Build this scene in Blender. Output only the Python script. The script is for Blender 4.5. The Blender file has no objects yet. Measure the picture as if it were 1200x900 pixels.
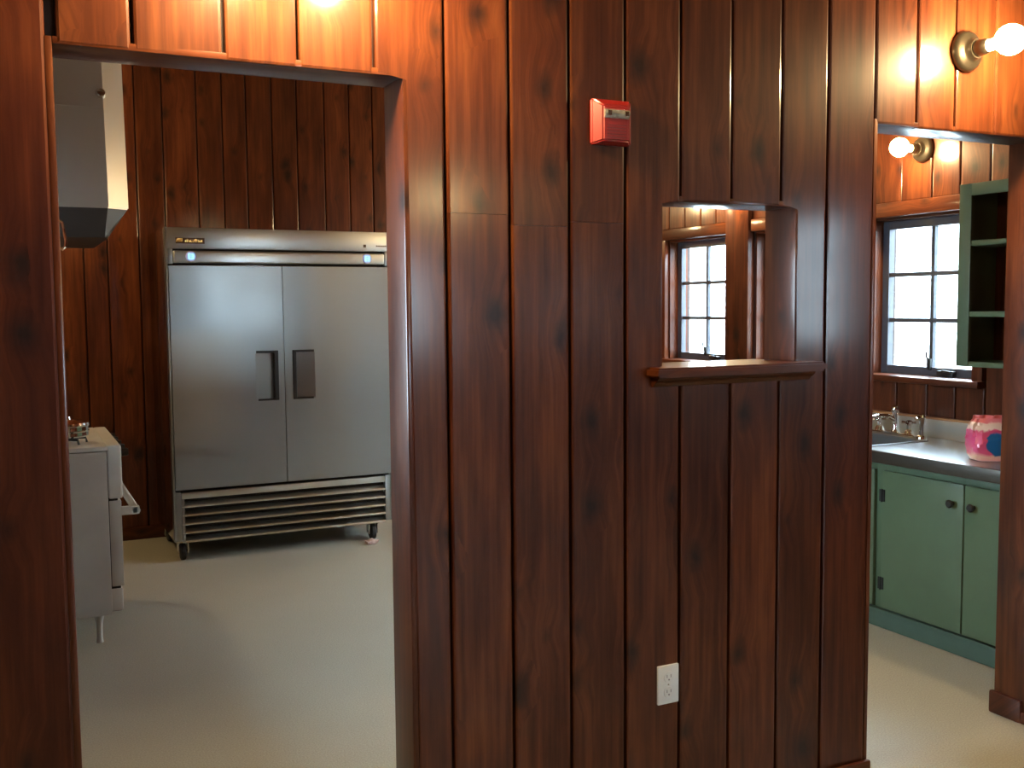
import bpy, bmesh, math, random
from mathutils import Vector, Matrix
random.seed(7)
SC = bpy.context.scene
COL = SC.collection

# ------------------------------------------------------------------ camera
CAM_H = 1.5136
yaw, pitch, roll = 0.4561, 0.0759, -0.0089
cy, sy, cp, sp = math.cos(yaw), math.sin(yaw), math.cos(pitch), math.sin(pitch)
fwd = Vector((sy * cp, cy * cp, -sp))
right = Vector((cy, -sy, 0))
up = right.cross(fwd)
cr, sr = math.cos(roll), math.sin(roll)
r2 = cr * right + sr * up
u2 = -sr * right + cr * up
cam_data = bpy.data.cameras.new('camera')
cam_data.sensor_fit = 'HORIZONTAL'
cam_data.sensor_width = 36.0
cam_data.lens = 36.0 * 1200.4 / 1200.0
cam_data.clip_start = 0.05
cam = bpy.data.objects.new('camera', cam_data)
COL.objects.link(cam)
M = Matrix((r2, u2, -fwd)).transposed().to_4x4()
M.translation = Vector((0, 0, CAM_H))
cam.matrix_world = M
SC.camera = cam

# ------------------------------------------------------------------ world: plain overcast sky
SKY = 40.0
world = bpy.data.worlds.new('overcast_sky')
world.use_nodes = True
bg = world.node_tree.nodes['Background']
bg.inputs['Color'].default_value = (0.66, 0.85, 1.0, 1)
bg.inputs['Strength'].default_value = SKY
SC.world = world
# lamps, seen, inferred and added: bulb emission (their light stays in the sconce builder)
BULB = 620.0          # lamp over the right doorway, and the added rear lamp
BULB_K = 450.0        # kitchen lamps on the window wall
BULB_DIM = 420.0      # two-bulb lamp over the left doorway
BULB_LOW = 95.0      # added kitchen lamp above the hatch, out of sight
BULB_COL = (1.0, 0.73, 0.35, 1)

SC.view_settings.view_transform = 'Standard'
SC.view_settings.look = 'None'
SC.view_settings.gamma = 1.0
SC.view_settings.use_curve_mapping = False
SC.view_settings.exposure = 0.0
SC.cycles.max_bounces = 8
SC.cycles.diffuse_bounces = 5
SC.cycles.glossy_bounces = 4
SC.cycles.transparent_max_bounces = 12
SC.cycles.sample_clamp_indirect = 40.0

# ------------------------------------------------------------------ layout numbers
D = 2.390            # face of the partition wall
T = 0.135            # its thickness
XR = 4.215           # right wall face
YB = 7.085           # back wall face
XL = -0.42           # kitchen left wall
XCL = -2.60          # far left wall on the near side
YR = -4.60           # rear wall
HC = 3.15            # ceiling

# ------------------------------------------------------------------ material helpers
MATS = {}


def new_mat(name):
    m = bpy.data.materials.new(name)
    m.use_nodes = True
    nt = m.node_tree
    b = nt.nodes['Principled BSDF']
    MATS[name] = m
    return m, nt, b


def N(nt, typ, **kw):
    n = nt.nodes.new(typ)
    for k, v in kw.items():
        setattr(n, k, v)
    return n


def simple(name, col, rough=0.5, metal=0.0, bump=0.0, bscale=60, coat=0.0, spec=0.5, var=0.06, vscale=8):
    m, nt, b = new_mat(name)
    b.inputs['Roughness'].default_value = rough
    b.inputs['Metallic'].default_value = metal
    b.inputs['Coat Weight'].default_value = coat
    b.inputs['Specular IOR Level'].default_value = spec
    tc = N(nt, 'ShaderNodeTexCoord')
    no = N(nt, 'ShaderNodeTexNoise')
    no.inputs['Scale'].default_value = vscale
    no.inputs['Detail'].default_value = 5
    nt.links.new(tc.outputs['Object'], no.inputs['Vector'])
    cr_ = N(nt, 'ShaderNodeValToRGB')
    cr_.color_ramp.elements[0].position = 0.3
    cr_.color_ramp.elements[1].position = 0.7
    cr_.color_ramp.elements[0].color = tuple(c * (1 - var) for c in col) + (1,)
    cr_.color_ramp.elements[1].color = tuple(min(1, c * (1 + var)) for c in col) + (1,)
    nt.links.new(no.outputs['Fac'], cr_.inputs['Fac'])
    nt.links.new(cr_.outputs['Color'], b.inputs['Base Color'])
    if bump:
        n2 = N(nt, 'ShaderNodeTexNoise')
        n2.inputs['Scale'].default_value = bscale
        nt.links.new(tc.outputs['Object'], n2.inputs['Vector'])
        bp = N(nt, 'ShaderNodeBump')
        bp.inputs['Strength'].default_value = bump
        bp.inputs['Distance'].default_value = 0.002
        nt.links.new(n2.outputs['Fac'], bp.inputs['Height'])
        nt.links.new(bp.outputs['Normal'], b.inputs['Normal'])
    return m


def wood(name, axis, dark, mid, light, coat=0.42, coat_r=0.15, rough=0.42, knots=1.0):
    """stained, varnished knotty pine; axis is the direction the grain runs"""
    m, nt, b = new_mat(name)
    L = nt.links.new
    tc = N(nt, 'ShaderNodeTexCoord')
    oi = N(nt, 'ShaderNodeObjectInfo')
    sep = N(nt, 'ShaderNodeSeparateXYZ')
    L(tc.outputs['Object'], sep.inputs[0])
    order = {'z': ('X', 'Y', 'Z'), 'y': ('X', 'Z', 'Y'), 'x': ('Y', 'Z', 'X')}[axis]
    add = N(nt, 'ShaderNodeMath', operation='ADD')
    L(sep.outputs[order[0]], add.inputs[0])
    L(sep.outputs[order[1]], add.inputs[1])
    off = N(nt, 'ShaderNodeMath', operation='MULTIPLY')
    L(oi.outputs['Random'], off.inputs[0])
    off.inputs[1].default_value = 37.0
    cross = N(nt, 'ShaderNodeMath', operation='ADD')
    L(add.outputs[0], cross.inputs[0]); L(off.outputs[0], cross.inputs[1])
    along = N(nt, 'ShaderNodeMath', operation='ADD')
    L(sep.outputs[order[2]], along.inputs[0]); L(off.outputs[0], along.inputs[1])
    # knots: sparse cells, oval
    kc = N(nt, 'ShaderNodeCombineXYZ')
    k1 = N(nt, 'ShaderNodeMath', operation='MULTIPLY'); k1.inputs[1].default_value = 6.2
    k2 = N(nt, 'ShaderNodeMath', operation='MULTIPLY'); k2.inputs[1].default_value = 4.0
    L(cross.outputs[0], k1.inputs[0]); L(along.outputs[0], k2.inputs[0])
    wob = N(nt, 'ShaderNodeTexNoise'); wob.inputs['Scale'].default_value = 16; wob.inputs['Detail'].default_value = 3
    L(tc.outputs['Object'], wob.inputs['Vector'])
    wm = N(nt, 'ShaderNodeMath', operation='MULTIPLY_ADD'); wm.inputs[1].default_value = 0.22; wm.inputs[2].default_value = -0.11
    L(wob.outputs['Fac'], wm.inputs[0])
    k1b = N(nt, 'ShaderNodeMath', operation='ADD'); L(k1.outputs[0], k1b.inputs[0]); L(wm.outputs[0], k1b.inputs[1])
    k2b = N(nt, 'ShaderNodeMath', operation='ADD'); L(k2.outputs[0], k2b.inputs[0]); L(wm.outputs[0], k2b.inputs[1])
    L(k1b.outputs[0], kc.inputs[0]); L(k2b.outputs[0], kc.inputs[1])
    vo = N(nt, 'ShaderNodeTexVoronoi', voronoi_dimensions='2D', feature='F1')
    vo.inputs['Scale'].default_value = 1.0
    L(kc.outputs[0], vo.inputs['Vector'])
    # random per cell picks size
    sepc = N(nt, 'ShaderNodeSeparateColor')
    L(vo.outputs['Color'], sepc.inputs[0])
    size = N(nt, 'ShaderNodeMapRange')
    size.inputs['From Min'].default_value = 0.45; size.inputs['From Max'].default_value = 1.0
    size.inputs['To Min'].default_value = 0.0; size.inputs['To Max'].default_value = 0.17 * knots
    size.clamp = True
    L(sepc.outputs[0], size.inputs['Value'])
    kd = N(nt, 'ShaderNodeMath', operation='SUBTRACT')
    L(size.outputs[0], kd.inputs[0]); L(vo.outputs['Distance'], kd.inputs[1])
    kmask = N(nt, 'ShaderNodeMapRange')
    kmask.inputs['From Min'].default_value = -0.10; kmask.inputs['From Max'].default_value = 0.10
    L(kd.outputs[0], kmask.inputs['Value'])
    hasK = N(nt, 'ShaderNodeMath', operation='GREATER_THAN'); hasK.inputs[1].default_value = 0.45
    L(sepc.outputs[0], hasK.inputs[0])
    kmask2 = N(nt, 'ShaderNodeMath', operation='MULTIPLY')
    L(kmask.outputs[0], kmask2.inputs[0]); L(hasK.outputs[0], kmask2.inputs[1])
    # swirl of the grain round a knot
    halo = N(nt, 'ShaderNodeMapRange')
    halo.inputs['From Min'].default_value = -0.35; halo.inputs['From Max'].default_value = 0.05
    L(kd.outputs[0], halo.inputs['Value'])
    halo2 = N(nt, 'ShaderNodeMath', operation='MULTIPLY'); L(halo.outputs[0], halo2.inputs[0]); L(hasK.outputs[0], halo2.inputs[1])
    hs = N(nt, 'ShaderNodeMath', operation='MULTIPLY_ADD'); hs.inputs[1].default_value = 0.03
    L(halo2.outputs[0], hs.inputs[0]); L(cross.outputs[0], hs.inputs[2])
    # grain
    gc = N(nt, 'ShaderNodeCombineXYZ')
    g1 = N(nt, 'ShaderNodeMath', operation='MULTIPLY'); g1.inputs[1].default_value = 46
    g2 = N(nt, 'ShaderNodeMath', operation='MULTIPLY'); g2.inputs[1].default_value = 1.7
    L(hs.outputs[0], g1.inputs[0]); L(along.outputs[0], g2.inputs[0])
    L(g1.outputs[0], gc.inputs[0]); L(g2.outputs[0], gc.inputs[1])
    gn = N(nt, 'ShaderNodeTexNoise'); gn.inputs['Scale'].default_value = 1.0; gn.inputs['Detail'].default_value = 6; gn.inputs['Roughness'].default_value = 0.62
    L(gc.outputs[0], gn.inputs['Vector'])
    # broad blotches of the stain
    bc = N(nt, 'ShaderNodeCombineXYZ')
    b1 = N(nt, 'ShaderNodeMath', operation='MULTIPLY'); b1.inputs[1].default_value = 9
    b2 = N(nt, 'ShaderNodeMath', operation='MULTIPLY'); b2.inputs[1].default_value = 2.2
    L(cross.outputs[0], b1.inputs[0]); L(along.outputs[0], b2.inputs[0])
    L(b1.outputs[0], bc.inputs[0]); L(b2.outputs[0], bc.inputs[1])
    bn = N(nt, 'ShaderNodeTexNoise'); bn.inputs['Scale'].default_value = 1.0; bn.inputs['Detail'].default_value = 4
    L(bc.outputs[0], bn.inputs['Vector'])
    mixf = N(nt, 'ShaderNodeMath', operation='MULTIPLY_ADD'); mixf.inputs[1].default_value = 0.5
    half = N(nt, 'ShaderNodeMath', operation='MULTIPLY'); half.inputs[1].default_value = 0.5
    L(bn.outputs['Fac'], half.inputs[0])
    L(gn.outputs['Fac'], mixf.inputs[0]); L(half.outputs[0], mixf.inputs[2])
    ramp = N(nt, 'ShaderNodeValToRGB')
    e = ramp.color_ramp.elements
    e[0].position = 0.34; e[0].color = dark + (1,)
    e[1].position = 0.66; e[1].color = light + (1,)
    x = e.new(0.5); x.color = mid + (1,)
    L(mixf.outputs[0], ramp.inputs['Fac'])
    # board to board tone
    tone = N(nt, 'ShaderNodeMapRange'); tone.inputs['To Min'].default_value = 0.78; tone.inputs['To Max'].default_value = 1.22
    L(oi.outputs['Random'], tone.inputs['Value'])
    hsv = N(nt, 'ShaderNodeHueSaturation'); tint = N(nt, 'ShaderNodeMix', data_type='RGBA', blend_type='MULTIPLY'); tint.inputs['Factor'].default_value = 1.0; L(ramp.outputs['Color'], tint.inputs['A']); L(oi.outputs['Color'], tint.inputs['B']); L(tint.outputs['Result'], hsv.inputs['Color']); L(tone.outputs[0], hsv.inputs['Value'])
    km = N(nt, 'ShaderNodeMix', data_type='RGBA')
    kf = N(nt, 'ShaderNodeMath', operation='MULTIPLY'); kf.inputs[1].default_value = 0.82
    L(kmask2.outputs[0], kf.inputs[0])
    L(kf.outputs[0], km.inputs['Factor'])
    L(hsv.outputs['Color'], km.inputs['A'])
    km.inputs['B'].default_value = (0.010, 0.006, 0.005, 1)
    L(km.outputs['Result'], b.inputs['Base Color'])
    rr = N(nt, 'ShaderNodeMapRange'); rr.inputs['To Min'].default_value = rough - 0.08; rr.inputs['To Max'].default_value = rough + 0.10
    L(bn.outputs['Fac'], rr.inputs['Value']); L(rr.outputs[0], b.inputs['Roughness'])
    b.inputs['Coat Weight'].default_value = coat
    b.inputs['Coat Roughness'].default_value = coat_r
    b.inputs['Specular IOR Level'].default_value = 0.15
    bp = N(nt, 'ShaderNodeBump'); bp.inputs['Strength'].default_value = 0.22; bp.inputs['Distance'].default_value = 0.0012
    L(gn.outputs['Fac'], bp.inputs['Height']); L(bp.outputs['Normal'], b.inputs['Normal'])
    bp2 = N(nt, 'ShaderNodeBump'); bp2.inputs['Strength'].default_value = 0.10; bp2.inputs['Distance'].default_value = 0.003
    L(bn.outputs['Fac'], bp2.inputs['Height']); L(bp2.outputs['Normal'], b.inputs['Coat Normal'])
    return m


WD, WM, WL = (0.036, 0.0078, 0.0033), (0.081, 0.0196, 0.0066), (0.145, 0.040, 0.0115)
wood_v = wood('pine_vertical', 'z', WD, WM, WL)
wood_y = wood('pine_along_depth', 'y', WD, WM, WL)
wood_x = wood('pine_along_width', 'x', WD, WM, WL)
wood_core = simple('wall_core_wood', (0.022, 0.009, 0.006), 0.7)
ceil_m = simple('ceiling_boards', (0.20, 0.12, 0.07), 0.6)


def floor_material():
    m, nt, b = new_mat('sheet_vinyl')
    L = nt.links.new
    tc = N(nt, 'ShaderNodeTexCoord')
    n1 = N(nt, 'ShaderNodeTexNoise'); n1.inputs['Scale'].default_value = 180; n1.inputs['Detail'].default_value = 2
    n2 = N(nt, 'ShaderNodeTexNoise'); n2.inputs['Scale'].default_value = 2.5; n2.inputs['Detail'].default_value = 5
    L(tc.outputs['Object'], n1.inputs['Vector']); L(tc.outputs['Object'], n2.inputs['Vector'])
    r = N(nt, 'ShaderNodeValToRGB')
    r.color_ramp.elements[0].position = 0.32; r.color_ramp.elements[0].color = (0.35, 0.335, 0.28, 1)
    r.color_ramp.elements[1].position = 0.68; r.color_ramp.elements[1].color = (0.48, 0.465, 0.40, 1)
    L(n1.outputs['Fac'], r.inputs['Fac'])
    mx = N(nt, 'ShaderNodeMix', data_type='RGBA', blend_type='MULTIPLY')
    r2_ = N(nt, 'ShaderNodeValToRGB')
    r2_.color_ramp.elements[0].color = (0.88, 0.88, 0.87, 1); r2_.color_ramp.elements[1].color = (1, 1, 1, 1)
    L(n2.outputs['Fac'], r2_.inputs['Fac'])
    mx.inputs['Factor'].default_value = 1.0
    L(r.outputs['Color'], mx.inputs['A']); L(r2_.outputs['Color'], mx.inputs['B'])
    L(mx.outputs['Result'], b.inputs['Base Color'])
    b.inputs['Roughness'].default_value = 0.42
    b.inputs['Specular IOR Level'].default_value = 0.4
    bp = N(nt, 'ShaderNodeBump'); bp.inputs['Strength'].default_value = 0.12; bp.inputs['Distance'].default_value = 0.001
    L(n1.outputs['Fac'], bp.inputs['Height']); L(bp.outputs['Normal'], b.inputs['Normal'])
    return m


floor_m = floor_material()


def steel(name, col, rough, brush_axis='z', var=0.10):
    m, nt, b = new_mat(name)
    L = nt.links.new
    tc = N(nt, 'ShaderNodeTexCoord')
    mp = N(nt, 'ShaderNodeMapping')
    mp.inputs['Scale'].default_value = {'z': (260, 260, 3), 'x': (3, 260, 260), 'y': (260, 3, 260)}[brush_axis]
    L(tc.outputs['Object'], mp.inputs['Vector'])
    n1 = N(nt, 'ShaderNodeTexNoise'); n1.inputs['Scale'].default_value = 1.0; n1.inputs['Detail'].default_value = 3
    L(mp.outputs[0], n1.inputs['Vector'])
    n2 = N(nt, 'ShaderNodeTexNoise'); n2.inputs['Scale'].default_value = 3.0; n2.inputs['Detail'].default_value = 2
    L(tc.outputs['Object'], n2.inputs['Vector'])
    rr = N(nt, 'ShaderNodeMapRange'); rr.inputs['From Min'].default_value = 0.3; rr.inputs['From Max'].default_value = 0.7
    rr.inputs['To Min'].default_value = rough - var; rr.inputs['To Max'].default_value = rough + var
    L(n2.outputs['Fac'], rr.inputs['Value']); L(rr.outputs[0], b.inputs['Roughness'])
    b.inputs['Base Color'].default_value = col + (1,)
    b.inputs['Metallic'].default_value = 1.0
    bp = N(nt, 'ShaderNodeBump'); bp.inputs['Strength'].default_value = 0.10; bp.inputs['Distance'].default_value = 0.0006
    L(n1.outputs['Fac'], bp.inputs['Height']); L(bp.outputs['Normal'], b.inputs['Normal'])
    return m


steel_side = steel('polished_side_steel', (0.42, 0.41, 0.40), 0.10, 'z', 0.02)
steel_v = steel('brushed_steel', (0.33, 0.345, 0.35), 0.34, 'z', 0.04)
steel_x = steel('brushed_steel_across', (0.58, 0.58, 0.56), 0.33, 'x', 0.03)
steel_hood = steel('hood_steel', (0.74, 0.70, 0.63), 0.31, 'z', 0.015)
steel_hood.node_tree.nodes['Principled BSDF'].inputs['Metallic'].default_value = 0.55
steel_top = steel('counter_steel', (0.40, 0.41, 0.42), 0.30, 'y', 0.015)
steel_edge = steel('counter_edge_steel', (0.11, 0.098, 0.085), 0.36, 'y', 0.03)  # counter steel with the dark floor reflection put into its colour
chrome = simple('chrome', (0.80, 0.79, 0.77), 0.08, 1.0)
black_pl = simple('black_plastic', (0.010, 0.010, 0.010), 0.35)
dark_gap = simple('dark_interior', (0.008, 0.008, 0.008), 0.8)
rubber = simple('black_rubber', (0.012, 0.013, 0.015), 0.4)
hood_dark = simple('dark_hood_metal', (0.10, 0.095, 0.09), 0.45, 0.6)
white_en = simple('white_enamel', (0.50, 0.50, 0.48), 0.45)
white_en2 = simple('white_enamel_bright', (0.60, 0.59, 0.56), 0.4)
green_p = simple('green_paint', (0.086, 0.130, 0.074), 0.38, bump=0.1, bscale=40)
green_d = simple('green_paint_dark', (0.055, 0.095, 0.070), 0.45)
black_iron = simple('black_iron', (0.012, 0.012, 0.012), 0.45, 0.3)
red_pl = simple('red_plastic', (0.34, 0.016, 0.016), 0.28, coat=0.3, var=0.03)
white_pl = simple('white_plastic', (0.74, 0.76, 0.75), 0.35, var=0.02)
slot_m = simple('outlet_slot', (0.25, 0.22, 0.24), 0.5)
sash_m = simple('sash_blue_grey', (0.055, 0.062, 0.085), 0.35, coat=0.3)
siding_m = simple('white_clapboard_paint', (0.80, 0.81, 0.80), 0.6, var=0.03)
ground_m = simple('gravel_ground', (0.26, 0.25, 0.22), 0.9, bump=0.6, bscale=30)
roof_m = simple('roof_shingle', (0.07, 0.07, 0.075), 0.9)
bronze = simple('dark_bronze_metal', (0.10, 0.08, 0.06), 0.32, 0.9)
gold_m = simple('gold_badge_metal', (0.85, 0.58, 0.22), 0.25, 0.8)
gold_dark = simple('badge_dark', (0.10, 0.055, 0.02), 0.4)
lens_m = simple('clear_lens_plastic', (0.62, 0.64, 0.60), 0.08, 0.6, var=0.25, vscale=120)
paper_m = simple('crumpled_paper', (0.55, 0.40, 0.36), 0.8, var=0.25, vscale=40)
wall_plain = simple('plain_dark_panelling', (0.075, 0.028, 0.014), 0.45)


def emit(name, col, strength):
    m, nt, b = new_mat(name)
    b.inputs['Base Color'].default_value = (0.8, 0.8, 0.8, 1)
    b.inputs['Emission Color'].default_value = col
    b.inputs['Emission Strength'].default_value = strength
    return m


bulb_m = emit('lit_bulb', BULB_COL, BULB)
bulb_dim_m = emit('lit_bulb_weaker', BULB_COL, BULB_DIM)
bulb_k_m = emit('lit_bulb_kitchen', BULB_COL, BULB_K)
bulb_low_m = emit('lit_bulb_low', BULB_COL, BULB_LOW)
blue_led = emit('blue_display', (0.01, 0.10, 0.75, 1), 0.35)
cyan_led = emit('blue_digit', (0.16, 0.62, 1.0, 1), 1.6)


def glass_material():
    m = bpy.data.materials.new('window_glass')
    m.use_nodes = True
    nt = m.node_tree
    for n in list(nt.nodes):
        nt.nodes.remove(n)
    out = N(nt, 'ShaderNodeOutputMaterial')
    tr = N(nt, 'ShaderNodeBsdfTransparent'); tr.inputs['Color'].default_value = (0.95, 0.97, 0.96, 1)
    gl = N(nt, 'ShaderNodeBsdfGlossy'); gl.inputs['Roughness'].default_value = 0.02
    lw = N(nt, 'ShaderNodeLayerWeight'); lw.inputs['Blend'].default_value = 0.5
    pw = N(nt, 'ShaderNodeMath', operation='POWER'); pw.inputs[1].default_value = 5.0
    nt.links.new(lw.outputs['Facing'], pw.inputs[0])
    fr = N(nt, 'ShaderNodeMath', operation='MULTIPLY_ADD'); fr.inputs[1].default_value = 0.92; fr.inputs[2].default_value = 0.06
    nt.links.new(pw.outputs[0], fr.inputs[0])
    mx = N(nt, 'ShaderNodeMixShader')
    nt.links.new(fr.outputs[0], mx.inputs[0]); nt.links.new(tr.outputs[0], mx.inputs[1]); nt.links.new(gl.outputs[0], mx.inputs[2])
    nt.links.new(mx.outputs[0], out.inputs['Surface'])
    return m


glass_m = glass_material()

# ------------------------------------------------------------------ object helpers


def link(name, me, mat, parent=None, loc=(0, 0, 0)):
    o = bpy.data.objects.new(name, me)
    if mat is not None:
        if isinstance(mat, (list, tuple)):
            for k in mat:
                me.materials.append(k)
        else:
            me.materials.append(mat)
    COL.objects.link(o)
    if parent is not None:
        o.parent = parent
    o.location = loc
    return o


def obj(name, bm, mat, parent=None, loc=(0, 0, 0), smooth=False):
    me = bpy.data.meshes.new(name)
    bmesh.ops.recalc_face_normals(bm, faces=bm.faces)
    bm.to_mesh(me)
    bm.free()
    if smooth:
        for p_ in me.polygons:
            p_.use_smooth = True
        try:
            me.set_sharp_from_angle(angle=math.radians(35))
        except Exception:
            pass
    return link(name, me, mat, parent, loc)


def add_box(bm, x0, x1, y0, y1, z0, z1, bevel=0.0, seg=2):
    vs = [bm.verts.new((x, y, z)) for z in (z0, z1) for y in (y0, y1) for x in (x0, x1)]
    idx = [(0, 2, 3, 1), (4, 5, 7, 6), (0, 1, 5, 4), (2, 6, 7, 3), (0, 4, 6, 2), (1, 3, 7, 5)]
    fs = [bm.faces.new([vs[i] for i in f]) for f in idx]
    if bevel > 0:
        es = list({e for f in fs for e in f.edges})
        bmesh.ops.bevel(bm, geom=es, offset=bevel, segments=seg, profile=0.6, affect='EDGES')
    return bm


def box(name, x0, x1, y0, y1, z0, z1, mat, parent=None, bevel=0.0, seg=2):
    """a box whose origin sits at its own centre-bottom, in the parent's frame"""
    bm = bmesh.new()
    cx, cyy, cz = (x0 + x1) / 2, (y0 + y1) / 2, z0
    add_box(bm, x0 - cx, x1 - cx, y0 - cyy, y1 - cyy, 0, z1 - z0, bevel, seg)
    return obj(name, bm, mat, parent, (cx, cyy, cz), smooth=bevel > 0)


def add_lathe(bm, prof, seg=24, mat4=None):
    """prof: list of (r, h) along +Z, optionally transformed"""
    rings = []
    for r, h in prof:
        if r < 1e-6:
            rings.append([bm.verts.new((0, 0, h))])
        else:
            rings.append([bm.verts.new((r * math.cos(2 * math.pi * i / seg), r * math.sin(2 * math.pi * i / seg), h)) for i in range(seg)])
    new = [v for rg in rings for v in rg]
    for a, b_ in zip(rings, rings[1:]):
        for i in range(seg):
            j = (i + 1) % seg
            if len(a) == 1 and len(b_) == 1:
                continue
            if len(a) == 1:
                bm.faces.new((a[0], b_[i], b_[j]))
            elif len(b_) == 1:
                bm.faces.new((a[i], a[j], b_[0]))
            else:
                bm.faces.new((a[i], a[j], b_[j], b_[i]))
    for rg, rev in ((rings[0], True), (rings[-1], False)):
        if len(rg) > 2:
            bm.faces.new(rg[::-1] if rev else rg)
    if mat4 is not None:
        bmesh.ops.transform(bm, matrix=mat4, verts=new)
    return bm


def add_tube(bm, pts, r, seg=10):
    pts = [Vector(p) for p in pts]
    rings = []
    prev = None
    for i, p in enumerate(pts):
        d = (pts[min(i + 1, len(pts) - 1)] - pts[max(i - 1, 0)]).normalized()
        ref = Vector((0, 0, 1)) if abs(d.z) < 0.9 else Vector((1, 0, 0))
        if prev is None:
            u = d.cross(ref).normalized()
        else:
            u = (prev - d * prev.dot(d)).normalized()
        prev = u
        v = d.cross(u)
        rr = r[i] if isinstance(r, (list, tuple)) else r
        rings.append([bm.verts.new(p + rr * (u * math.cos(2 * math.pi * k / seg) + v * math.sin(2 * math.pi * k / seg))) for k in range(seg)])
    for a, b_ in zip(rings, rings[1:]):
        for k in range(seg):
            j = (k + 1) % seg
            bm.faces.new((a[k], a[j], b_[j], b_[k]))
    bm.faces.new(rings[0][::-1])
    bm.faces.new(rings[-1])
    return bm


def add_prism(bm, outline, h0, h1, to3):
    """outline (a,b) list extruded from h0 to h1; to3(a,b,h) -> xyz; returns (bottom, top) faces"""
    lo = [bm.verts.new(to3(a, b_, h0)) for a, b_ in outline]
    hi = [bm.verts.new(to3(a, b_, h1)) for a, b_ in outline]
    f0 = bm.faces.new(lo[::-1])
    f1 = bm.faces.new(hi)
    n = len(lo)
    for i in range(n):
        j = (i + 1) % n
        bm.faces.new((lo[i], lo[j], hi[j], hi[i]))
    return f0, f1


def thing(name, label, cat, loc=(0, 0, 0), rotz=0.0, group=None):
    o = bpy.data.objects.new(name, None)
    o.empty_display_size = 0.1
    COL.objects.link(o)
    o.location = loc
    o.rotation_euler = (0, 0, rotz)
    o['label'] = label
    o['category'] = cat
    if group:
        o['group'] = group
    return o


def tag(o, label, cat, group=None):
    o['label'] = label
    o['category'] = cat
    if group:
        o['group'] = group
    return o


def structure(o, label=None):
    o['kind'] = 'structure'
    if label:
        o['label'] = label
        o['category'] = 'building part'
    return o


def struct_boxes(name, boxes, mat):
    bm = bmesh.new()
    for b_ in boxes:
        add_box(bm, *b_)
    return structure(obj(name, bm, mat))


def wall_boxes(u0, u1, z0, z1, holes):
    """rectangles tiling u0..u1 x z0..z1 minus holes (non overlapping in u)"""
    out = []
    cur = u0
    for a, b_, c, d in sorted(holes):
        if a > cur:
            out.append((cur, a, z0, z1))
        if c > z0:
            out.append((a, b_, z0, c))
        if d < z1:
            out.append((a, b_, d, z1))
        cur = b_
    if cur < u1:
        out.append((cur, u1, z0, z1))
    return out


PLANK_T = 0.020


def plank(parent, outline, facing, plane, bev=0.007, t=None, tilt=None, mat=None, name='plank', ends=True):
    """one solid board. outline in (u, z); facing '-y' (u = x), '+y' (u = x) or '-x' (u = y), '+x';
    plane = coordinate of the wall face that the boards' faces sit on"""
    u0 = min(a for a, _ in outline); u1 = max(a for a, _ in outline)
    z0 = min(b_ for _, b_ in outline)
    uc = (u0 + u1) / 2
    jit = random.uniform(-0.0012, 0.0012) if t is None else t
    tl = random.uniform(-0.010, 0.010) if tilt is None else tilt
    bm = bmesh.new()
    loc_out = [(a - uc, b_ - z0) for a, b_ in outline]

    def to3(a, b_, h):
        n = h + (jit + tl * a if h > -PLANK_T + 1e-6 else 0)
        if facing == '-y':
            return (a, -n, b_)
        if facing == '+y':
            return (a, n, b_)
        if facing == '-x':
            return (-n, a, b_)
        return (n, a, b_)
    f0, f1 = add_prism(bm, loc_out, -PLANK_T, 0.0, to3)
    if bev > 0:
        bmesh.ops.bevel(bm, geom=[e for e in f1.edges if ends or abs(e.verts[0].co.z - e.verts[1].co.z) > 0.02], offset=bev, segments=2, profile=0.55, affect='EDGES')
    loc = (uc, plane, z0) if facing in ('-y', '+y') else (plane, uc, z0)
    return obj(name, bm, mat or wood_v, parent, loc)


def rect(u0, u1, z0, z1):
    return [(u0, z0), (u1, z0), (u1, z1), (u0, z1)]


GAP = 0.0032
# ------------------------------------------------------------------ setting: floor and ceiling
fl = struct_boxes('floor', [(XCL - 0.15, XR + 0.2, YR - 0.15, YB + 0.2, -0.12, 0.0)], floor_m)
ce = struct_boxes('ceiling', [(XCL - 0.15, XR + 0.2, YR - 0.15, YB + 0.2, HC, HC + 0.12)], ceil_m)

# ------------------------------------------------------------------ setting: the partition wall
DL, DR, DH = 0.107, 0.884, 2.071          # left doorway
PL, PR, PZ0, PZ1 = 1.644, 2.119, 1.310, 1.800   # pass-through opening
EL, ER, EH = 2.444, 3.212, 2.066          # right doorway
LT = 0.016                                # lining boards
rects = wall_boxes(XCL, XR, 0.0, HC, [(DL - LT, DR + LT, 0.0, DH + LT), (PL - LT, PR + LT, PZ0 - 0.03, PZ1 + LT), (EL - LT, ER + LT, 0.0, EH + LT)])
wf = struct_boxes('wall_front', [(a, b_, D + PLANK_T, D + T - PLANK_T, c, d) for a, b_, c, d in rects], wood_core)

edges = [0.1, 0.266, 0.460, 0.629, 0.813, 0.995, 1.172, 1.3475, 1.5215, 1.7035, 1.8815, 2.0625, 2.241, 2.4285]
lo = 0.0
TOP = HC
# boards left of the left doorway
xs = [-0.075, 0.0935]
pk = plank(wf, rect(xs[0] + GAP, xs[1], 0, TOP), '-y', D, bev=0.008, tilt=0.0)
pk.color = (0.72, 0.62, 0.66, 1)     # a board tinted darker than its neighbours
x = xs[0]
while x > XCL + 0.05:
    plank(wf, rect(max(x - 0.178, XCL) + GAP, x - GAP, 0, TOP), '-y', D)
    x -= 0.178
# above the left doorway
for a, b_ in zip(edges[:4], edges[1:5]):
    a_ = 0.112 if a == 0.1 else a
    plank(wf, rect(a_ + GAP, b_ - GAP, DH + random.uniform(-0.002, 0.002), TOP), '-y', D)
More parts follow.
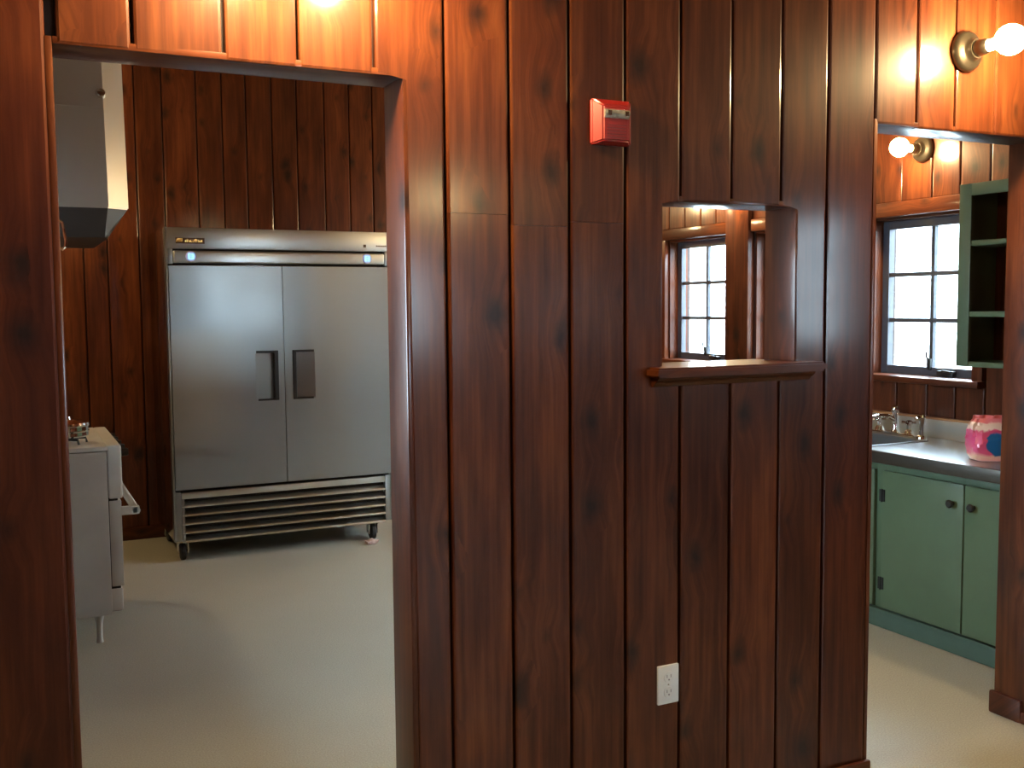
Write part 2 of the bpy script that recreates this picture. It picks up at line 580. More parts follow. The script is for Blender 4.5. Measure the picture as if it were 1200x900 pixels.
# the notched board at the doorway's right corner
plank(wf, [(0.813 + GAP, DH), (DR + LT + 0.001, DH), (DR + LT + 0.001, 0), (0.995 - GAP, 0), (0.995 - GAP, TOP), (0.813 + GAP, TOP)], '-y', D, tilt=0.0)


def spliced(a, b_, zc, lo_=0.0):
    plank(wf, rect(a + GAP, b_ - GAP, lo_, zc - 0.0003), '-y', D, t=0.0, tilt=0.0, ends=False)
    plank(wf, rect(a + GAP, b_ - GAP, zc + 0.0003, TOP), '-y', D, t=0.0004, tilt=0.001, ends=False)


spliced(0.995, 1.172, 1.748)
spliced(1.172, 1.3475, 1.722)
spliced(1.3475, 1.5215, 1.735)
# boards round the pass-through
HB = PZ1 + 0.0
SB = PZ0 - 0.002
plank(wf, [(1.5215 + GAP, 0), (1.7035 - GAP, 0), (1.7035 - GAP, SB), (PL - LT, SB), (PL - LT, HB), (1.7035 - GAP, HB), (1.7035 - GAP, TOP), (1.5215 + GAP, TOP)], '-y', D, tilt=0.0)
for a, b_ in ((1.7035, 1.8815), (1.8815, 2.0625)):
    plank(wf, rect(a + GAP, b_ - GAP, 0, SB), '-y', D)
    plank(wf, rect(a + GAP, b_ - GAP, HB, TOP), '-y', D)
plank(wf, [(2.0625 + GAP, 0), (2.241 - GAP, 0), (2.241 - GAP, TOP), (2.0625 + GAP, TOP), (2.0625 + GAP, HB), (PR + LT, HB), (PR + LT, SB), (2.0625 + GAP, SB)], '-y', D, tilt=0.0)
pk = plank(wf, rect(2.241 + GAP, 2.4265, 0, TOP), '-y', D, tilt=0.004)
pk.color = (0.70, 0.62, 0.66, 1)
# above the right doorway and on to the right wall
ex = [2.4295, 2.607, 2.776, 2.962, 3.13]
for a, b_ in zip(ex, ex[1:]):
    plank(wf, rect(a + GAP, b_ - GAP, EH + random.uniform(-0.002, 0.002), TOP), '-y', D)
plank(wf, [(3.13 + GAP, EH), (ER + LT, EH), (ER + LT, 0), (3.31 - GAP, 0), (3.31 - GAP, TOP), (3.13 + GAP, TOP)], '-y', D, tilt=0.0)
x = 3.31
while x < XR - 0.02:
    plank(wf, rect(x + GAP, min(x + 0.18, XR) - GAP, 0, TOP), '-y', D)
    x += 0.18
# kitchen side of the same wall
YK = D + T
for a, b_, c, d in wall_boxes(XL, XR, 0.0, HC, [(DL - LT, DR + LT, 0.0, DH + LT), (PL - LT, PR + LT, PZ0 - 0.03, PZ1 + LT), (EL - LT, ER + LT, 0.0, EH + LT)]):
    n = max(1, round((b_ - a) / 0.18))
    for i in range(n):
        plank(wf, rect(a + (b_ - a) * i / n + GAP, a + (b_ - a) * (i + 1) / n - GAP, c, d), '+y', YK)


def lining(name, parts):
    """door or hatch lining: legs and head, each a board of its own"""
    root = parts[0]
    return root


def opening_trim(n, a, b_, z0, z1, y0, y1, legs_from=0.0, left_front=0.0):
    head = box('trim_%d' % n, a, b_, y0, y1, z1, z1 + LT, wood_x, None, 0.003)
    structure(head)
    for xa, xb in ((a - LT, a), (b_, b_ + LT)):
        bm = bmesh.new()
        add_box(bm, xa - (a + b_) / 2, xb - (a + b_) / 2, y0 - (y0 + y1) / 2, y1 - (y0 + y1) / 2, z0 - z1, LT, 0.004)
        obj('jamb', bm, wood_v, head, smooth=True)
    return head


tr1 = opening_trim(1, DL, DR, 0.0, DH, D + 0.001, YK + 0.004)
tr2 = opening_trim(2, PL, PR, PZ0 + 0.030, PZ1, D + 0.001, YK + 0.004)
tr3 = opening_trim(3, EL, ER, 0.0, EH, D + 0.001, YK + 0.004)
# the hatch's ledge: ears in front of the wall, an apron moulding under it
bm = bmesh.new()
out = [(1.588, D - 0.062), (2.192, D - 0.062), (2.192, D - 0.003), (PR - 0.001, D - 0.003), (PR - 0.001, YK + 0.05), (PL + 0.001, YK + 0.05), (PL + 0.001, D - 0.003), (1.588, D - 0.003)]
f0, f1 = add_prism(bm, [(a - 1.87, b_ - D) for a, b_ in out], 0, 0.028, lambda a, b_, h: (a, b_, h))
bmesh.ops.bevel(bm, geom=[e for e in f1.edges] + [e for e in f0.edges], offset=0.006, segments=2, affect='EDGES')
ledge = structure(obj('trim_4', bm, wood_x, None, (1.87, D, 1.312), smooth=True))
bm = bmesh.new()
prof = [(D - 0.003, 1.312), (D - 0.003, 1.284), (D - 0.012, 1.285), (D - 0.022, 1.296), (D - 0.036, 1.303), (D - 0.040, 1.312)]
add_prism(bm, [(a - D, b_ - 1.312) for a, b_ in prof], 1.604 - 1.87, 2.168 - 1.87, lambda a, b_, h: (h, a, b_))
obj('apron_moulding', bm, wood_x, ledge, (0, 0, 0))


def shoe(name, pts, parent=None, h=0.042, t=0.020):
    """quarter-round shoe run along straight pieces: list of (x0,x1,y0,y1)"""
    o = None
    for i, (x0, x1, y0, y1) in enumerate(pts):
        q = box(name if i == 0 else 'shoe', x0, x1, y0, y1, 0, h, wood_x, None, 0.008)
        if i == 0:
            o = structure(q)
        else:
            q.parent = o
            q.location = Vector(q.location) - Vector(o.location)
    return o


shoe('baseboard_front', [(DR + LT, EL, D - 0.018, D - 0.002), (XCL, DL - LT, D - 0.018, D - 0.002), (ER + LT, XR, D - 0.018, D - 0.002),
                         (ER - 0.008, ER + LT, D - 0.018, YK + 0.018)])
# taller rounded plinth at the foot of the right jamb
bm = bmesh.new()
pts = []
x0, x1, y0, y1 = ER - 0.013, ER + 0.30, D + 0.02, YK + 0.018
add_box(bm, x0 - ER, ER + 0.010 - ER, y0 - D, y1 - D, 0.0, 0.085, 0.010)
structure(obj('trim_5', bm, wood_x, None, (ER, D, 0), smooth=True))

# ------------------------------------------------------------------ setting: right wall with its windows
WZ0, WZ1 = 1.128, 1.965
WIN = {'A': (5.39, 6.08), 'B': (4.45, 5.14), 'C': (3.48, 4.17)}
NEARW = (-0.30, 0.30)  # unseen near-side window, added for a grey sheen on the partition boards
WT = 0.20
NW0, NW1 = 1.25, 2.05
holes = [(WIN['C'][0], WIN['C'][1], WZ0, WZ1), (WIN['B'][0], WIN['B'][1], WZ0, WZ1), (WIN['A'][0], WIN['A'][1], WZ0, WZ1), (NEARW[0], NEARW[1], NW0, NW1)]
wr = struct_boxes('wall_right', [(XR + PLANK_T, XR + WT, a, b_, c, d) for a, b_, c, d in wall_boxes(YR, YB + 0.15, 0, HC, holes)], wood_core)
# boards above the windows, below them, and beside them
hi = [2.55, 2.72, 2.89, 3.06, 3.235, 3.414, 3.587, 3.760, 3.962, 4.140, 4.315, 4.49, 4.665, 4.84, 5.015, 5.19, 5.355, 5.518, 5.686, 5.865, 6.053, 6.23, 6.41, 6.59, 6.77, 6.95, YB]
CT = 2.040    # top of the head casing
for a, b_ in zip(hi, hi[1:]):
    plank(wr, rect(a + GAP, b_ - GAP, CT, HC), '-x', XR)
    if b_ < 3.42 or a > 6.15:
        plank(wr, rect(a + GAP, b_ - GAP, 0, CT - 0.001), '-x', XR)
    else:
        plank(wr, rect(a + GAP, b_ - GAP, 0, WZ0 - 0.032), '-x', XR)
y = D
while y > YR + 0.05:
    y2 = max(y - 0.18, YR)
    cuts = [(NEARW[0], NEARW[1])]
    seg = [(0, HC)]
    for c0, c1 in cuts:
        if y2 < c1 - 0.001 and y > c0 + 0.001:
            seg = [(0, NW0), (NW1, HC)]
    for s0, s1 in seg:
        plank(wr, rect(y2 + GAP, y - GAP, s0, s1), '-x', XR)
    y -= 0.18


def trim_board(parent, name, x0, x1, y0, y1, z0, z1, mat, bev=0.004):
    return box(name, x0, x1, y0, y1, z0, z1, mat, parent, bev)


CX0 = XR - 0.018
CY0 = XR + WT - 0.05
# wide boards between the windows, head casings
for (a, b_) in ((3.42, WIN['C'][0]), (WIN['C'][1], WIN['B'][0]), (WIN['B'][1], WIN['A'][0]), (WIN['A'][1], 6.15)):
    post = a == WIN['B'][1]
    trim_board(wr, 'casing', CX0 - (0.014 if post else 0), XR + PLANK_T, a + (0.012 if post else 0), b_ - (0.012 if post else 0), WZ0 - 0.03, HC if post else WZ1, wood_v)
for k in WIN:
    a, b_ = WIN[k]
    trim_board(wr, 'head_casing', CX0 - 0.004, XR + PLANK_T, {'A': a + 0.0, 'B': a - 0.06, 'C': a - 0.06}[k], b_ + (0.06 if k != 'B' else 0.0), WZ1, CT, wood_y, 0.005)
    # reveals
    trim_board(wr, 'reveal', XR + PLANK_T, XR + WT - 0.03, a - 0.0, a + 0.014, WZ0, WZ1, wood_v, 0.0)
    trim_board(wr, 'reveal', XR + PLANK_T, XR + WT - 0.03, b_ - 0.014, b_, WZ0, WZ1, wood_v, 0.0)
    trim_board(wr, 'reveal', XR + PLANK_T, XR + WT - 0.03, a + 0.014, b_ - 0.014, WZ1 - 0.014, WZ1, wood_y, 0.0)
    trim_board(wr, 'stool', XR - 0.060, XR + WT - 0.02, a - 0.07, b_ + 0.07, WZ0 - 0.030, WZ0 + 0.004, wood_y, 0.008)


def window(n, y0, y1, z0, z1, xs_, rows=3, cols=2, frame_w=0.045, open_dir=1):
    """casement sash: frame, muntins, one pane per light, crank latch"""
    bm = bmesh.new()
    c = (y0 + y1) / 2
    h = z1 - z0
    w = (y1 - y0) / 2
    d = 0.038
    add_box(bm, -d / 2, d / 2, -w, -w + frame_w, 0, h, 0.003)
    add_box(bm, -d / 2, d / 2, w - frame_w, w, 0, h, 0.003)
    add_box(bm, -d / 2, d / 2, -w + frame_w, w - frame_w, 0, frame_w, 0.003)
    add_box(bm, -d / 2, d / 2, -w + frame_w, w - frame_w, h - frame_w, h, 0.003)
    s = structure(obj('window_%d' % n, bm, sash_m, None, (xs_, c, z0)))
    gy = 2 * (w - frame_w) / cols
    gz = (h - 2 * frame_w) / rows
    mw = 0.011
    for i in range(1, cols):
        bm = bmesh.new()
        yy = -w + frame_w + gy * i
        add_box(bm, -0.012, 0.012, yy - mw, yy + mw, frame_w, h - frame_w)
        obj('muntin', bm, sash_m, s)
    for j in range(1, rows):
        bm = bmesh.new()
        zz = frame_w + gz * j
        add_box(bm, -0.0115, 0.0115, -w + frame_w, w - frame_w, zz - mw, zz + mw)
        obj('muntin', bm, sash_m, s)
    for i in range(cols):
        for j in range(rows):
            bm = bmesh.new()
            ya = -w + frame_w + gy * i
            za = frame_w + gz * j
            vs = [bm.verts.new(q) for q in ((0, ya + 0.002, za + 0.002), (0, ya + gy - 0.002, za + 0.002), (0, ya + gy - 0.002, za + gz - 0.002), (0, ya + 0.002, za + gz - 0.002))]
            bm.faces.new(vs)
            obj('pane', bm, glass_m, s)
    return s


SX = XR + 0.105
k = 0
for key in ('A', 'B', 'C'):
    k += 1
    a, b_ = WIN[key]
    s = window(k, a + 0.014, b_ - 0.014, WZ0 + 0.004, WZ1 - 0.014, SX)
    # catch at the middle of the lower rail, crank at its near end
    bm = bmesh.new()
    add_box(bm, -0.030, -0.014, -0.012, 0.012, 0.030, 0.090, 0.004)
    add_tube(bm, [(-0.026, 0, 0.085), (-0.045, 0.0, 0.100), (-0.050, -0.004, 0.125)], 0.005, 8)
    obj('catch', bm, black_iron, s, smooth=True)
    bm = bmesh.new()
    add_box(bm, -0.050, -0.014, -0.17, -0.07, 0.006, 0.032, 0.006)
    add_tube(bm, [(-0.045, -0.12, 0.03), (-0.075, -0.13, 0.035), (-0.085, -0.19, 0.03)], 0.006, 8)
    obj('crank', bm, black_iron, s, smooth=True)
k += 1
window(k, NEARW[0], NEARW[1], NW0, NW1, SX)
trim_board(wr, 'stool', XR - 0.05, XR + 0.07, NEARW[0] - 0.05, NEARW[1] + 0.05, NW0 - 0.03, NW0, wood_y, 0.006)

# ------------------------------------------------------------------ setting: back wall and the walls out of sight
wb = struct_boxes('wall_back', [(XL - 0.1, XR, YB + PLANK_T, YB + 0.15, 0, HC)], wood_core)
be = [XL, -0.24, -0.06, 0.12, 0.285, 0.450, 0.593, 0.786, 0.956, 1.172, 1.339, 1.497, 1.670, 1.842, 2.035, 2.214, 2.385, 2.56, 2.74, 2.92, 3.10, 3.28, 3.46, 3.64, 3.82, 4.0, XR]
for a, b_ in zip(be, be[1:]):
    plank(wb, rect(a + GAP, b_ - GAP, 0, HC), '-y', YB)
structure(box('baseboard_back', XL, XR - 0.01, YB - 0.018, YB - 0.002, 0, 0.085, wood_x, None, 0.006))
structure(box('baseboard_right', XR - 0.018, XR - 0.002, 4.62, YB - 0.02, 0, 0.085, wood_y, None, 0.006))
# a window in the kitchen's left wall, out of sight on the near side of the range
KW = [(3.10, 4.30, 1.02, 2.08)]
wl = struct_boxes('wall_left', [(XL - 0.15, XL, a, b_, c, d) for a, b_, c, d in wall_boxes(YK - T + PLANK_T, YB + 0.15, 0, HC, KW)], wall_plain)
for q in KW:
    k += 1
    window(k, q[0], q[1], q[2], q[3], XL - 0.09)
wl2 = struct_boxes('wall_outer_left', [(XCL - 0.15, XCL, a, b_, c, d) for a, b_, c, d in wall_boxes(YR - 0.15, D, 0, HC, [])], wall_plain)
RW = (2.4, 3.7, 1.1, 2.0)      # window added out of sight behind the camera, for daylight fill
wrr = struct_boxes('wall_rear', [(a, b_, YR - 0.15, YR, c, d) for a, b_, c, d in wall_boxes(XCL, XR + 0.2, 0, HC, [RW])], wall_plain)
k += 1
rw_ = window(k, -0.65, 0.65, RW[2], RW[3], 0.0, 3, 4)
rw_.location = ((RW[0] + RW[1]) / 2, YR - 0.08, RW[2])
rw_.rotation_euler = (0, 0, math.pi / 2)

# ------------------------------------------------------------------ outside: ground and the clapboard building next door
gr = struct_boxes('ground', [(-14, 22, -16, 22, -0.60, -0.30)], ground_m)
nb = thing('clapboard_building', 'white clapboard building outside, seen through the kitchen windows', 'building', (7.3, 3.0, -0.30))
bm = bmesh.new()
add_box(bm, 0.05, 3.0, -6, 8, 0, 2.75)
obj('wall', bm, siding_m, nb)
bm = bmesh.new()
nbd = 23
for i in range(nbd):
    z = 0.06 + i * 0.115
    bmq = bmesh.new()
    add_prism(bmq, [(0.05, z), (0.012, z), (0.034, z + 0.128), (0.05, z + 0.128)], -5.9, 7.9, lambda a, b_, h: (a, h, b_))
    obj('clapboard', bmq, siding_m, nb)
bm.free()
bm = bmesh.new()
add_box(bm, -0.02, 0.05, 2.62, 2.74, 0.05, 2.74)
obj('trim_board', bm, siding_m, nb)
bm = bmesh.new()
add_prism(bm, [(-0.22, 2.72), (1.6, 3.15), (3.4, 2.72), (3.4, 2.80), (1.6, 3.23), (-0.22, 2.80)], -6.2, 8.2, lambda a, b_, h: (a, h, b_))
obj('roof', bm, roof_m, nb)

# ------------------------------------------------------------------ lamps
def sconce(pos, out_dir, label, offs=(0.0,), group=None, arm=0.17, bm_mat=None):
    """small wall fixture: round canopy, socket and a bare lit bulb pointing out of the wall"""
    t = thing('wall_sconce', label, 'lamp', pos, 0, group)
    z = Vector(out_dir).normalized()
    side = Vector((0, 0, 1)).cross(z)
    R = Matrix((side, Vector((0, 0, 1)), z)).transposed().to_4x4()
    for o_ in offs:
        Tm = Matrix.Translation(side * o_) @ R
        bm = bmesh.new()
        add_lathe(bm, [(0.0, 0.0), (0.062, 0.0), (0.066, 0.006), (0.064, 0.016), (0.054, 0.026), (0.040, 0.030), (0.034, 0.036), (0.030, 0.050), (0, 0.050)], 28, Tm)
        obj('canopy', bm, bronze, t, smooth=True)
        bm = bmesh.new()
        add_lathe(bm, [(0, 0.050), (0.023, 0.050), (0.026, 0.056), (0.024, 0.086), (0.020, 0.094), (0, 0.094)], 20, Tm)
        obj('socket', bm, bronze, t, smooth=True)
        bm = bmesh.new()
        prof = [(0.0, 0.094), (0.016, 0.095), (0.018, 0.108)]
        c, r = arm, 0.047
        a0 = math.asin((c - 0.112) / r) if c - 0.112 < r else math.pi / 2 * 0.8
        for i in range(10):
            ang = -math.pi / 2 * 0.72 + (math.pi / 2 * 1.72) * i / 9
            prof.append((max(r * math.cos(ang), 0.0) if i < 9 else 0.0, c + r * math.sin(ang)))
        add_lathe(bm, prof, 20, Tm)
        ob = obj('bulb', bm, bm_mat or bulb_m, t, smooth=True)
        ob['label'] = 'glowing bare bulb'
    return t


sconce((2.813, D - 0.001, 2.320), (0, -1, 0), 'lit bare-bulb wall lamp on the boards above the right doorway')
sconce((XR - 0.001, 3.813, 2.289), (-1, 0, 0), 'lit bare-bulb lamp on the kitchen wall above the sink window', bm_mat=bulb_k_m)
sconce((0.62, D - 0.001, 2.318), (0, -1, 0), 'lit two-bulb wall lamp just above the left doorway', (-0.125, 0.125), bm_mat=bulb_dim_m)
sconce((XR - 0.001, 5.275, 2.300), (-1, 0, 0), 'lit bare-bulb lamp on the kitchen wall between the two far windows', bm_mat=bulb_k_m)
sconce((1.95, YK + 0.001, 2.320), (0, 1, 0), 'unseen bare-bulb lamp added to warm the hood, on the kitchen side of the wall above the hatch', bm_mat=bulb_low_m)  # added out of view to light the side of the hood
sconce((XL + 0.001, 6.25, 2.400), (1, 0, 0), 'lit bare-bulb lamp on the left kitchen wall beyond the hood', bm_mat=bulb_k_m)
sconce((3.75, YR + 0.001, 2.550), (0, 1, 0), 'unseen bare-bulb lamp added for sheen on the boards, on the rear wall behind the camera', (-0.125, 0.125))  # added behind the camera to give the partition boards a tan sheen
sconce((3.30, YB - 0.001, 2.320), (0, -1, 0), 'lit bare-bulb lamp on the back kitchen wall right of the refrigerator', bm_mat=bulb_dim_m)

# ------------------------------------------------------------------ refrigerator
FX, FY = 0.8374, 6.2847
fr = thing('reach_in_refrigerator', 'tall stainless steel two-door refrigerator with a louvred base and black casters', 'refrigerator', (FX, FY, 0))
FW, FHt, FDp = 1.375, 1.991, 0.745
box('cabinet', 0, FW, 0.045, FDp, 0.127, FHt, steel_side, fr, 0.004)
# side posts flanking header, doors and louvre
for a, b_ in ((0.0, 0.014), (FW - 0.014, FW)):
    box('side_post', a, b_, 0.0, 0.05, 0.127, FHt, steel_v, fr, 0.003)
for a, b_ in ((0.014, 0.046), (FW - 0.052, FW - 0.014)):
    box('base_post', a, b_, 0.004, 0.05, 0.127, 0.425, steel_v, fr, 0.003)
box('header_panel', 0.014, FW - 0.014, 0.002, 0.05, 1.868, FHt, steel_x, fr, 0.004)
box('header_recess', 0.014, FW - 0.014, 0.030, 0.05, 1.778, 1.868, dark_gap, fr)
hp = box('control_panel', 0.046, FW - 0.034, -0.006, 0.035, 1.783, 1.856, steel_x, fr, 0.010, 3)
box('header_end', 0.014, 0.044, 0.002, 0.04, 1.778, 1.868, steel_v, fr, 0.003)
box('header_end', FW - 0.032, FW - 0.014, 0.002, 0.04, 1.778, 1.868, steel_v, fr, 0.003)
for cx in (0.145, 1.225):
    bm = bmesh.new()
    Tm = Matrix.Translation((0, 0, 0)) @ Matrix.Rotation(math.pi / 2, 4, 'X')
    add_lathe(bm, [(0, 0), (0.030, 0.0), (0.030, 0.004), (0.026, 0.007), (0, 0.007)], 24, Tm)
    d_ = obj('display', bm, blue_led, fr, (cx, -0.006, 1.822))
    d_['label'] = 'round blue lit temperature display'
    bm = bmesh.new()
    # a lit digit made of seven-segment bars
    s = 0.011
    for (x0, x1, z0, z1) in ((-0.014, 0.014, 0.011, 0.016), (-0.014, 0.014, -0.003, 0.003), (-0.014, 0.014, -0.016, -0.011), (-0.016, -0.010, 0.0, 0.014), (0.010, 0.016, 0.0, 0.014), (0.010, 0.016, -0.014, 0.0), (-0.016, -0.010, -0.014, 0.0)):
        add_box(bm, x0, x1, -0.0085, -0.0068, z0, z1)
    obj('digit', bm, cyan_led, d_)
# gold maker's badge at left, small dark one at right: the lettering is too small to read in the photograph
bm = bmesh.new()
add_box(bm, 0, 0.165, -0.0012, 0.002, 0, 0.034)
bg_ = obj('badge', bm, gold_dark, fr, (0.062, 0.0, 1.897))
bm = bmesh.new()
add_box(bm, 0.004, 0.038, -0.004, -0.001, 0.010, 0.031)
for i in range(6):
    w = 0.012
    xx = 0.062 + i * 0.0158
    add_box(bm, xx, xx + w, -0.004, -0.001, 0.009, 0.027 if i in (0, 3) else 0.022)
add_box(bm, 0.052, 0.060, -0.004, -0.001, 0.008, 0.022)
obj('badge_lettering', bm, gold_m, bg_)
bm = bmesh.new()
add_box(bm, 0, 0.018, -0.0012, 0.002, 0, 0.018)
obj('badge_mark', bm, gold_dark, fr, (1.205, 0.002, 1.893))
for i in range(7):
    bm = bmesh.new()
    add_box(bm, 0.085 + i * 0.014, 0.096 + i * 0.014, -0.0012, 0.002, 0.006, 0.014)
    obj('badge_mark', bm, gold_dark, fr, (1.205, 0.002, 1.893))


def fridge_door(x0, x1, px0, px1, deep_side):
    """door skin with a wedge-shaped recessed pull; deep at the side next to the other door"""
    z0, z1 = 0.440, 1.768
    pz0, pz1 = 0.954, 1.250
    dep = 0.026
    y0, y1 = -0.012, 0.043
    bm = bmesh.new()
    w = x1 - x0
    add = bm.verts.new
    X = [0, px0 - x0, px1 - x0, w]
    Z = [0, pz0 - z0, pz1 - z0, z1 - z0]
    g = {(i, j): add((X[i], y0, Z[j])) for i in range(4) for j in range(4)}
    for i in range(3):
        for j in range(3):
            if (i, j) == (1, 1):
                continue
            bm.faces.new((g[i, j], g[i + 1, j], g[i + 1, j + 1], g[i, j + 1]))
    # outer sides and back
    bk = [add((X[i], y1, Z[j])) for i, j in ((0, 0), (3, 0), (3, 3), (0, 3))]
    bm.faces.new(bk)
    bm.faces.new([g[i, 0] for i in range(4)] + [bk[1], bk[0]])
    bm.faces.new([g[i, 3] for i in range(4)] + [bk[2], bk[3]])
    bm.faces.new([g[0, j] for j in range(4)] + [bk[3], bk[0]])
    bm.faces.new([g[3, j] for j in range(4)] + [bk[2], bk[1]])
    # ramp of the pull
    if deep_side == 'right':
        da, db = add((X[2], y0 + dep, Z[1])), add((X[2], y0 + dep, Z[2]))
        bm.faces.new((g[1, 1], da, db, g[1, 2]))
        bm.faces.new((g[2, 1], g[2, 2], db, da))
        bm.faces.new((g[1, 1], g[2, 1], da))
        bm.faces.new((g[1, 2], db, g[2, 2]))
    else:
        da, db = add((X[1], y0 + dep, Z[1])), add((X[1], y0 + dep, Z[2]))
        bm.faces.new((g[2, 1], g[2, 2], db, da))
        bm.faces.new((g[1, 1], da, db, g[1, 2]))
        bm.faces.new((g[1, 1], g[2, 1], da))
        bm.faces.new((g[1, 2], db, g[2, 2]))
    d = obj('door', bm, steel_v, fr, (x0 , 0, z0))
    # black grip edge round three sides of the recess
    bm = bmesh.new()
    hz = Z[2] - Z[1]
    if deep_side == 'right':
        add_box(bm, X[2] - 0.022, X[2] + 0.004, y0 - 0.004, y0 + dep - 0.006, Z[1] - 0.004, Z[2] + 0.006, 0.003)
        add_box(bm, X[1] + 0.005, X[2] - 0.02, y0 - 0.003, y0 + 0.006, Z[2] - 0.008, Z[2] + 0.006, 0.002)
        add_box(bm, X[1] + 0.012, X[2] - 0.02, y0 - 0.003, y0 + 0.006, Z[1] - 0.004, Z[1] + 0.008, 0.002)
    else:
        add_box(bm, X[1] - 0.004, X[1] + 0.020, y0 - 0.004, y0 + dep - 0.006, Z[1] - 0.004, Z[2] + 0.006, 0.003)
        add_box(bm, X[1] + 0.018, X[2] - 0.005, y0 - 0.003, y0 + 0.006, Z[2] - 0.008, Z[2] + 0.006, 0.002)
        add_box(bm, X[1] + 0.018, X[2] - 0.012, y0 - 0.003, y0 + 0.006, Z[1] - 0.004, Z[1] + 0.008, 0.002)
    obj('handle', bm, black_pl, d)
    return d


fridge_door(0.016, 0.679, 0.504, 0.640, 'right')
fridge_door(0.683, FW - 0.016, 0.735, 0.872, 'left')
box('gasket_gap', 0.018, FW - 0.018, 0.030, 0.046, 0.425, 0.4395, dark_gap, fr)
# louvred grille
gx0, gx1, gz0, gz1 = 0.048, FW - 0.054, 0.118, 0.420
box('grille_recess', gx0, gx1, 0.035, 0.046, gz0, gz1, dark_gap, fr)
box('grille_rail', gx0, gx1, 0.0, 0.035, gz1 - 0.038, gz1, steel_x, fr, 0.004)
ns = 5
pit = (gz1 - 0.038 - gz0) / ns
for i in range(ns):
    z = gz0 + pit * i
    bm = bmesh.new()
    add_prism(bm, [(0.032, 0.030), (0.004, 0.012), (0.0, 0.006), (0.002, 0.0), (0.008, 0.001), (0.034, 0.024)], -(gx1 - gx0) / 2, (gx1 - gx0) / 2, lambda a, b_, h: (h, a, b_))
    obj('louvre_slat', bm, steel_x, fr, ((gx0 + gx1) / 2, 0, z))
box('grille_end', gx0, gx0 + 0.016, 0.001, 0.035, gz0, gz1 - 0.038, steel_v, fr)
for cx, cyy in ((0.055, 0.075), (FW - 0.130, 0.055), (0.055, FDp - 0.10), (FW - 0.10, FDp - 0.10)):
    bm = bmesh.new()
    add_lathe(bm, [(0, -0.018), (0.040, -0.018), (0.052, -0.012), (0.054, 0), (0.052, 0.012), (0.040, 0.018), (0, 0.018)], 24, Matrix.Rotation(math.pi / 2, 4, 'Y') @ Matrix.Identity(4))
    c_ = obj('caster_wheel', bm, rubber, fr, (cx, cyy, 0.054), smooth=True)
    bm = bmesh.new()
    add_box(bm, -0.032, -0.026, -0.03, 0.03, -0.01, 0.060, 0.002)
    add_box(bm, 0.026, 0.032, -0.03, 0.03, -0.01, 0.060, 0.002)
    add_box(bm, -0.040, 0.040, -0.040, 0.040, 0.058, 0.073, 0.003)
    add_tube(bm, [(-0.034, 0, 0), (0.034, 0, 0)], 0.008, 10)
    obj('fork', bm, chrome, c_, smooth=True)

# crumpled scrap on the floor by the right front caster
bm = bmesh.new()
bmesh.ops.create_icosphere(bm, subdivisions=2, radius=0.035)
for v in bm.verts:
    v.co *= random.uniform(0.7, 1.2)
    v.co.x *= 1.5; v.co.y *= 1.1; v.co.z = max(v.co.z * 0.5, -0.016)
tag(obj('paper_scrap', bm, paper_m, None, (2.035, 6.215, 0.016)), 'crumpled scrap on the floor by the refrigerator caster', 'litter')

# ------------------------------------------------------------------ range and hood
RY0, RY1 = 4.885, 5.70
RX1 = 0.372
rg = thing('gas_range', 'white enamel range on legs beside the left doorway, seen from its side', 'range', (0.0, RY0, 0))
RL = RY1 - RY0
box('body', XL + 0.03, RX1, 0.0, RL, 0.135, 0.880, white_en, rg, 0.005)
box('cooktop', XL + 0.03, RX1 + 0.004, -0.006, RL + 0.006, 0.884, 0.905, white_en2, rg, 0.005)
box('control_panel', RX1 + 0.002, RX1 + 0.062, 0.0, RL, 0.664, 0.906, white_en2, rg, 0.010, 3)
od = box('oven_door', RX1 + 0.002, RX1 + 0.055, 0.004, RL - 0.004, 0.262, 0.656, white_en, rg, 0.006)
box('drawer', RX1 - 0.012, RX1 + 0.048, 0.004, RL - 0.004, 0.150, 0.254, white_en2, rg, 0.006)
box('seam', RX1 - 0.01, RX1 + 0.040, 0.006, RL - 0.006, 0.150, 0.67, dark_gap, rg)
bm = bmesh.new()
hx = RX1 + 0.118 - (RX1 + 0.0285)
y_a, y_b = 0.015, RL - 0.03
cyo = -(RL / 2)
add_tube(bm, [(hx, cyo + y_a - 0.012, 0.340), (hx, cyo + y_b, 0.340)], 0.017, 12)
add_box(bm, 0.020, hx + 0.014, cyo + y_a - 0.012, cyo + y_a + 0.014, 0.322, 0.362, 0.008)
add_box(bm, 0.020, hx + 0.014, cyo + y_b - 0.014, cyo + y_b + 0.012, 0.322, 0.362, 0.008)
obj('handle', bm, white_en2, od, smooth=True)
for i in range(5):
    bm = bmesh.new()
    add_lathe(bm, [(0, 0), (0.026, 0), (0.026, 0.006), (0.020, 0.010), (0.018, 0.034), (0.015, 0.040), (0, 0.040)], 18, Matrix.Rotation(math.pi / 2, 4, 'Y'))
    obj('knob', bm, black_pl, rg, (RX1 + 0.060, 0.09 + i * (RL - 0.18) / 4, 0.862), smooth=True)
for lx in (RX1 - 0.055, XL + 0.10):
    for ly in (0.06, RL - 0.06):
        bm = bmesh.new()
        add_lathe(bm, [(0, 0), (0.016, 0), (0.013, 0.02), (0.015, 0.09), (0.024, 0.130), (0, 0.130)], 14)
        obj('leg', bm, white_en, rg, (lx, ly, 0.0), smooth=True)
box('backguard', XL + 0.02, XL + 0.07, 0, RL, 0.90, 1.06, white_en, rg, 0.006)
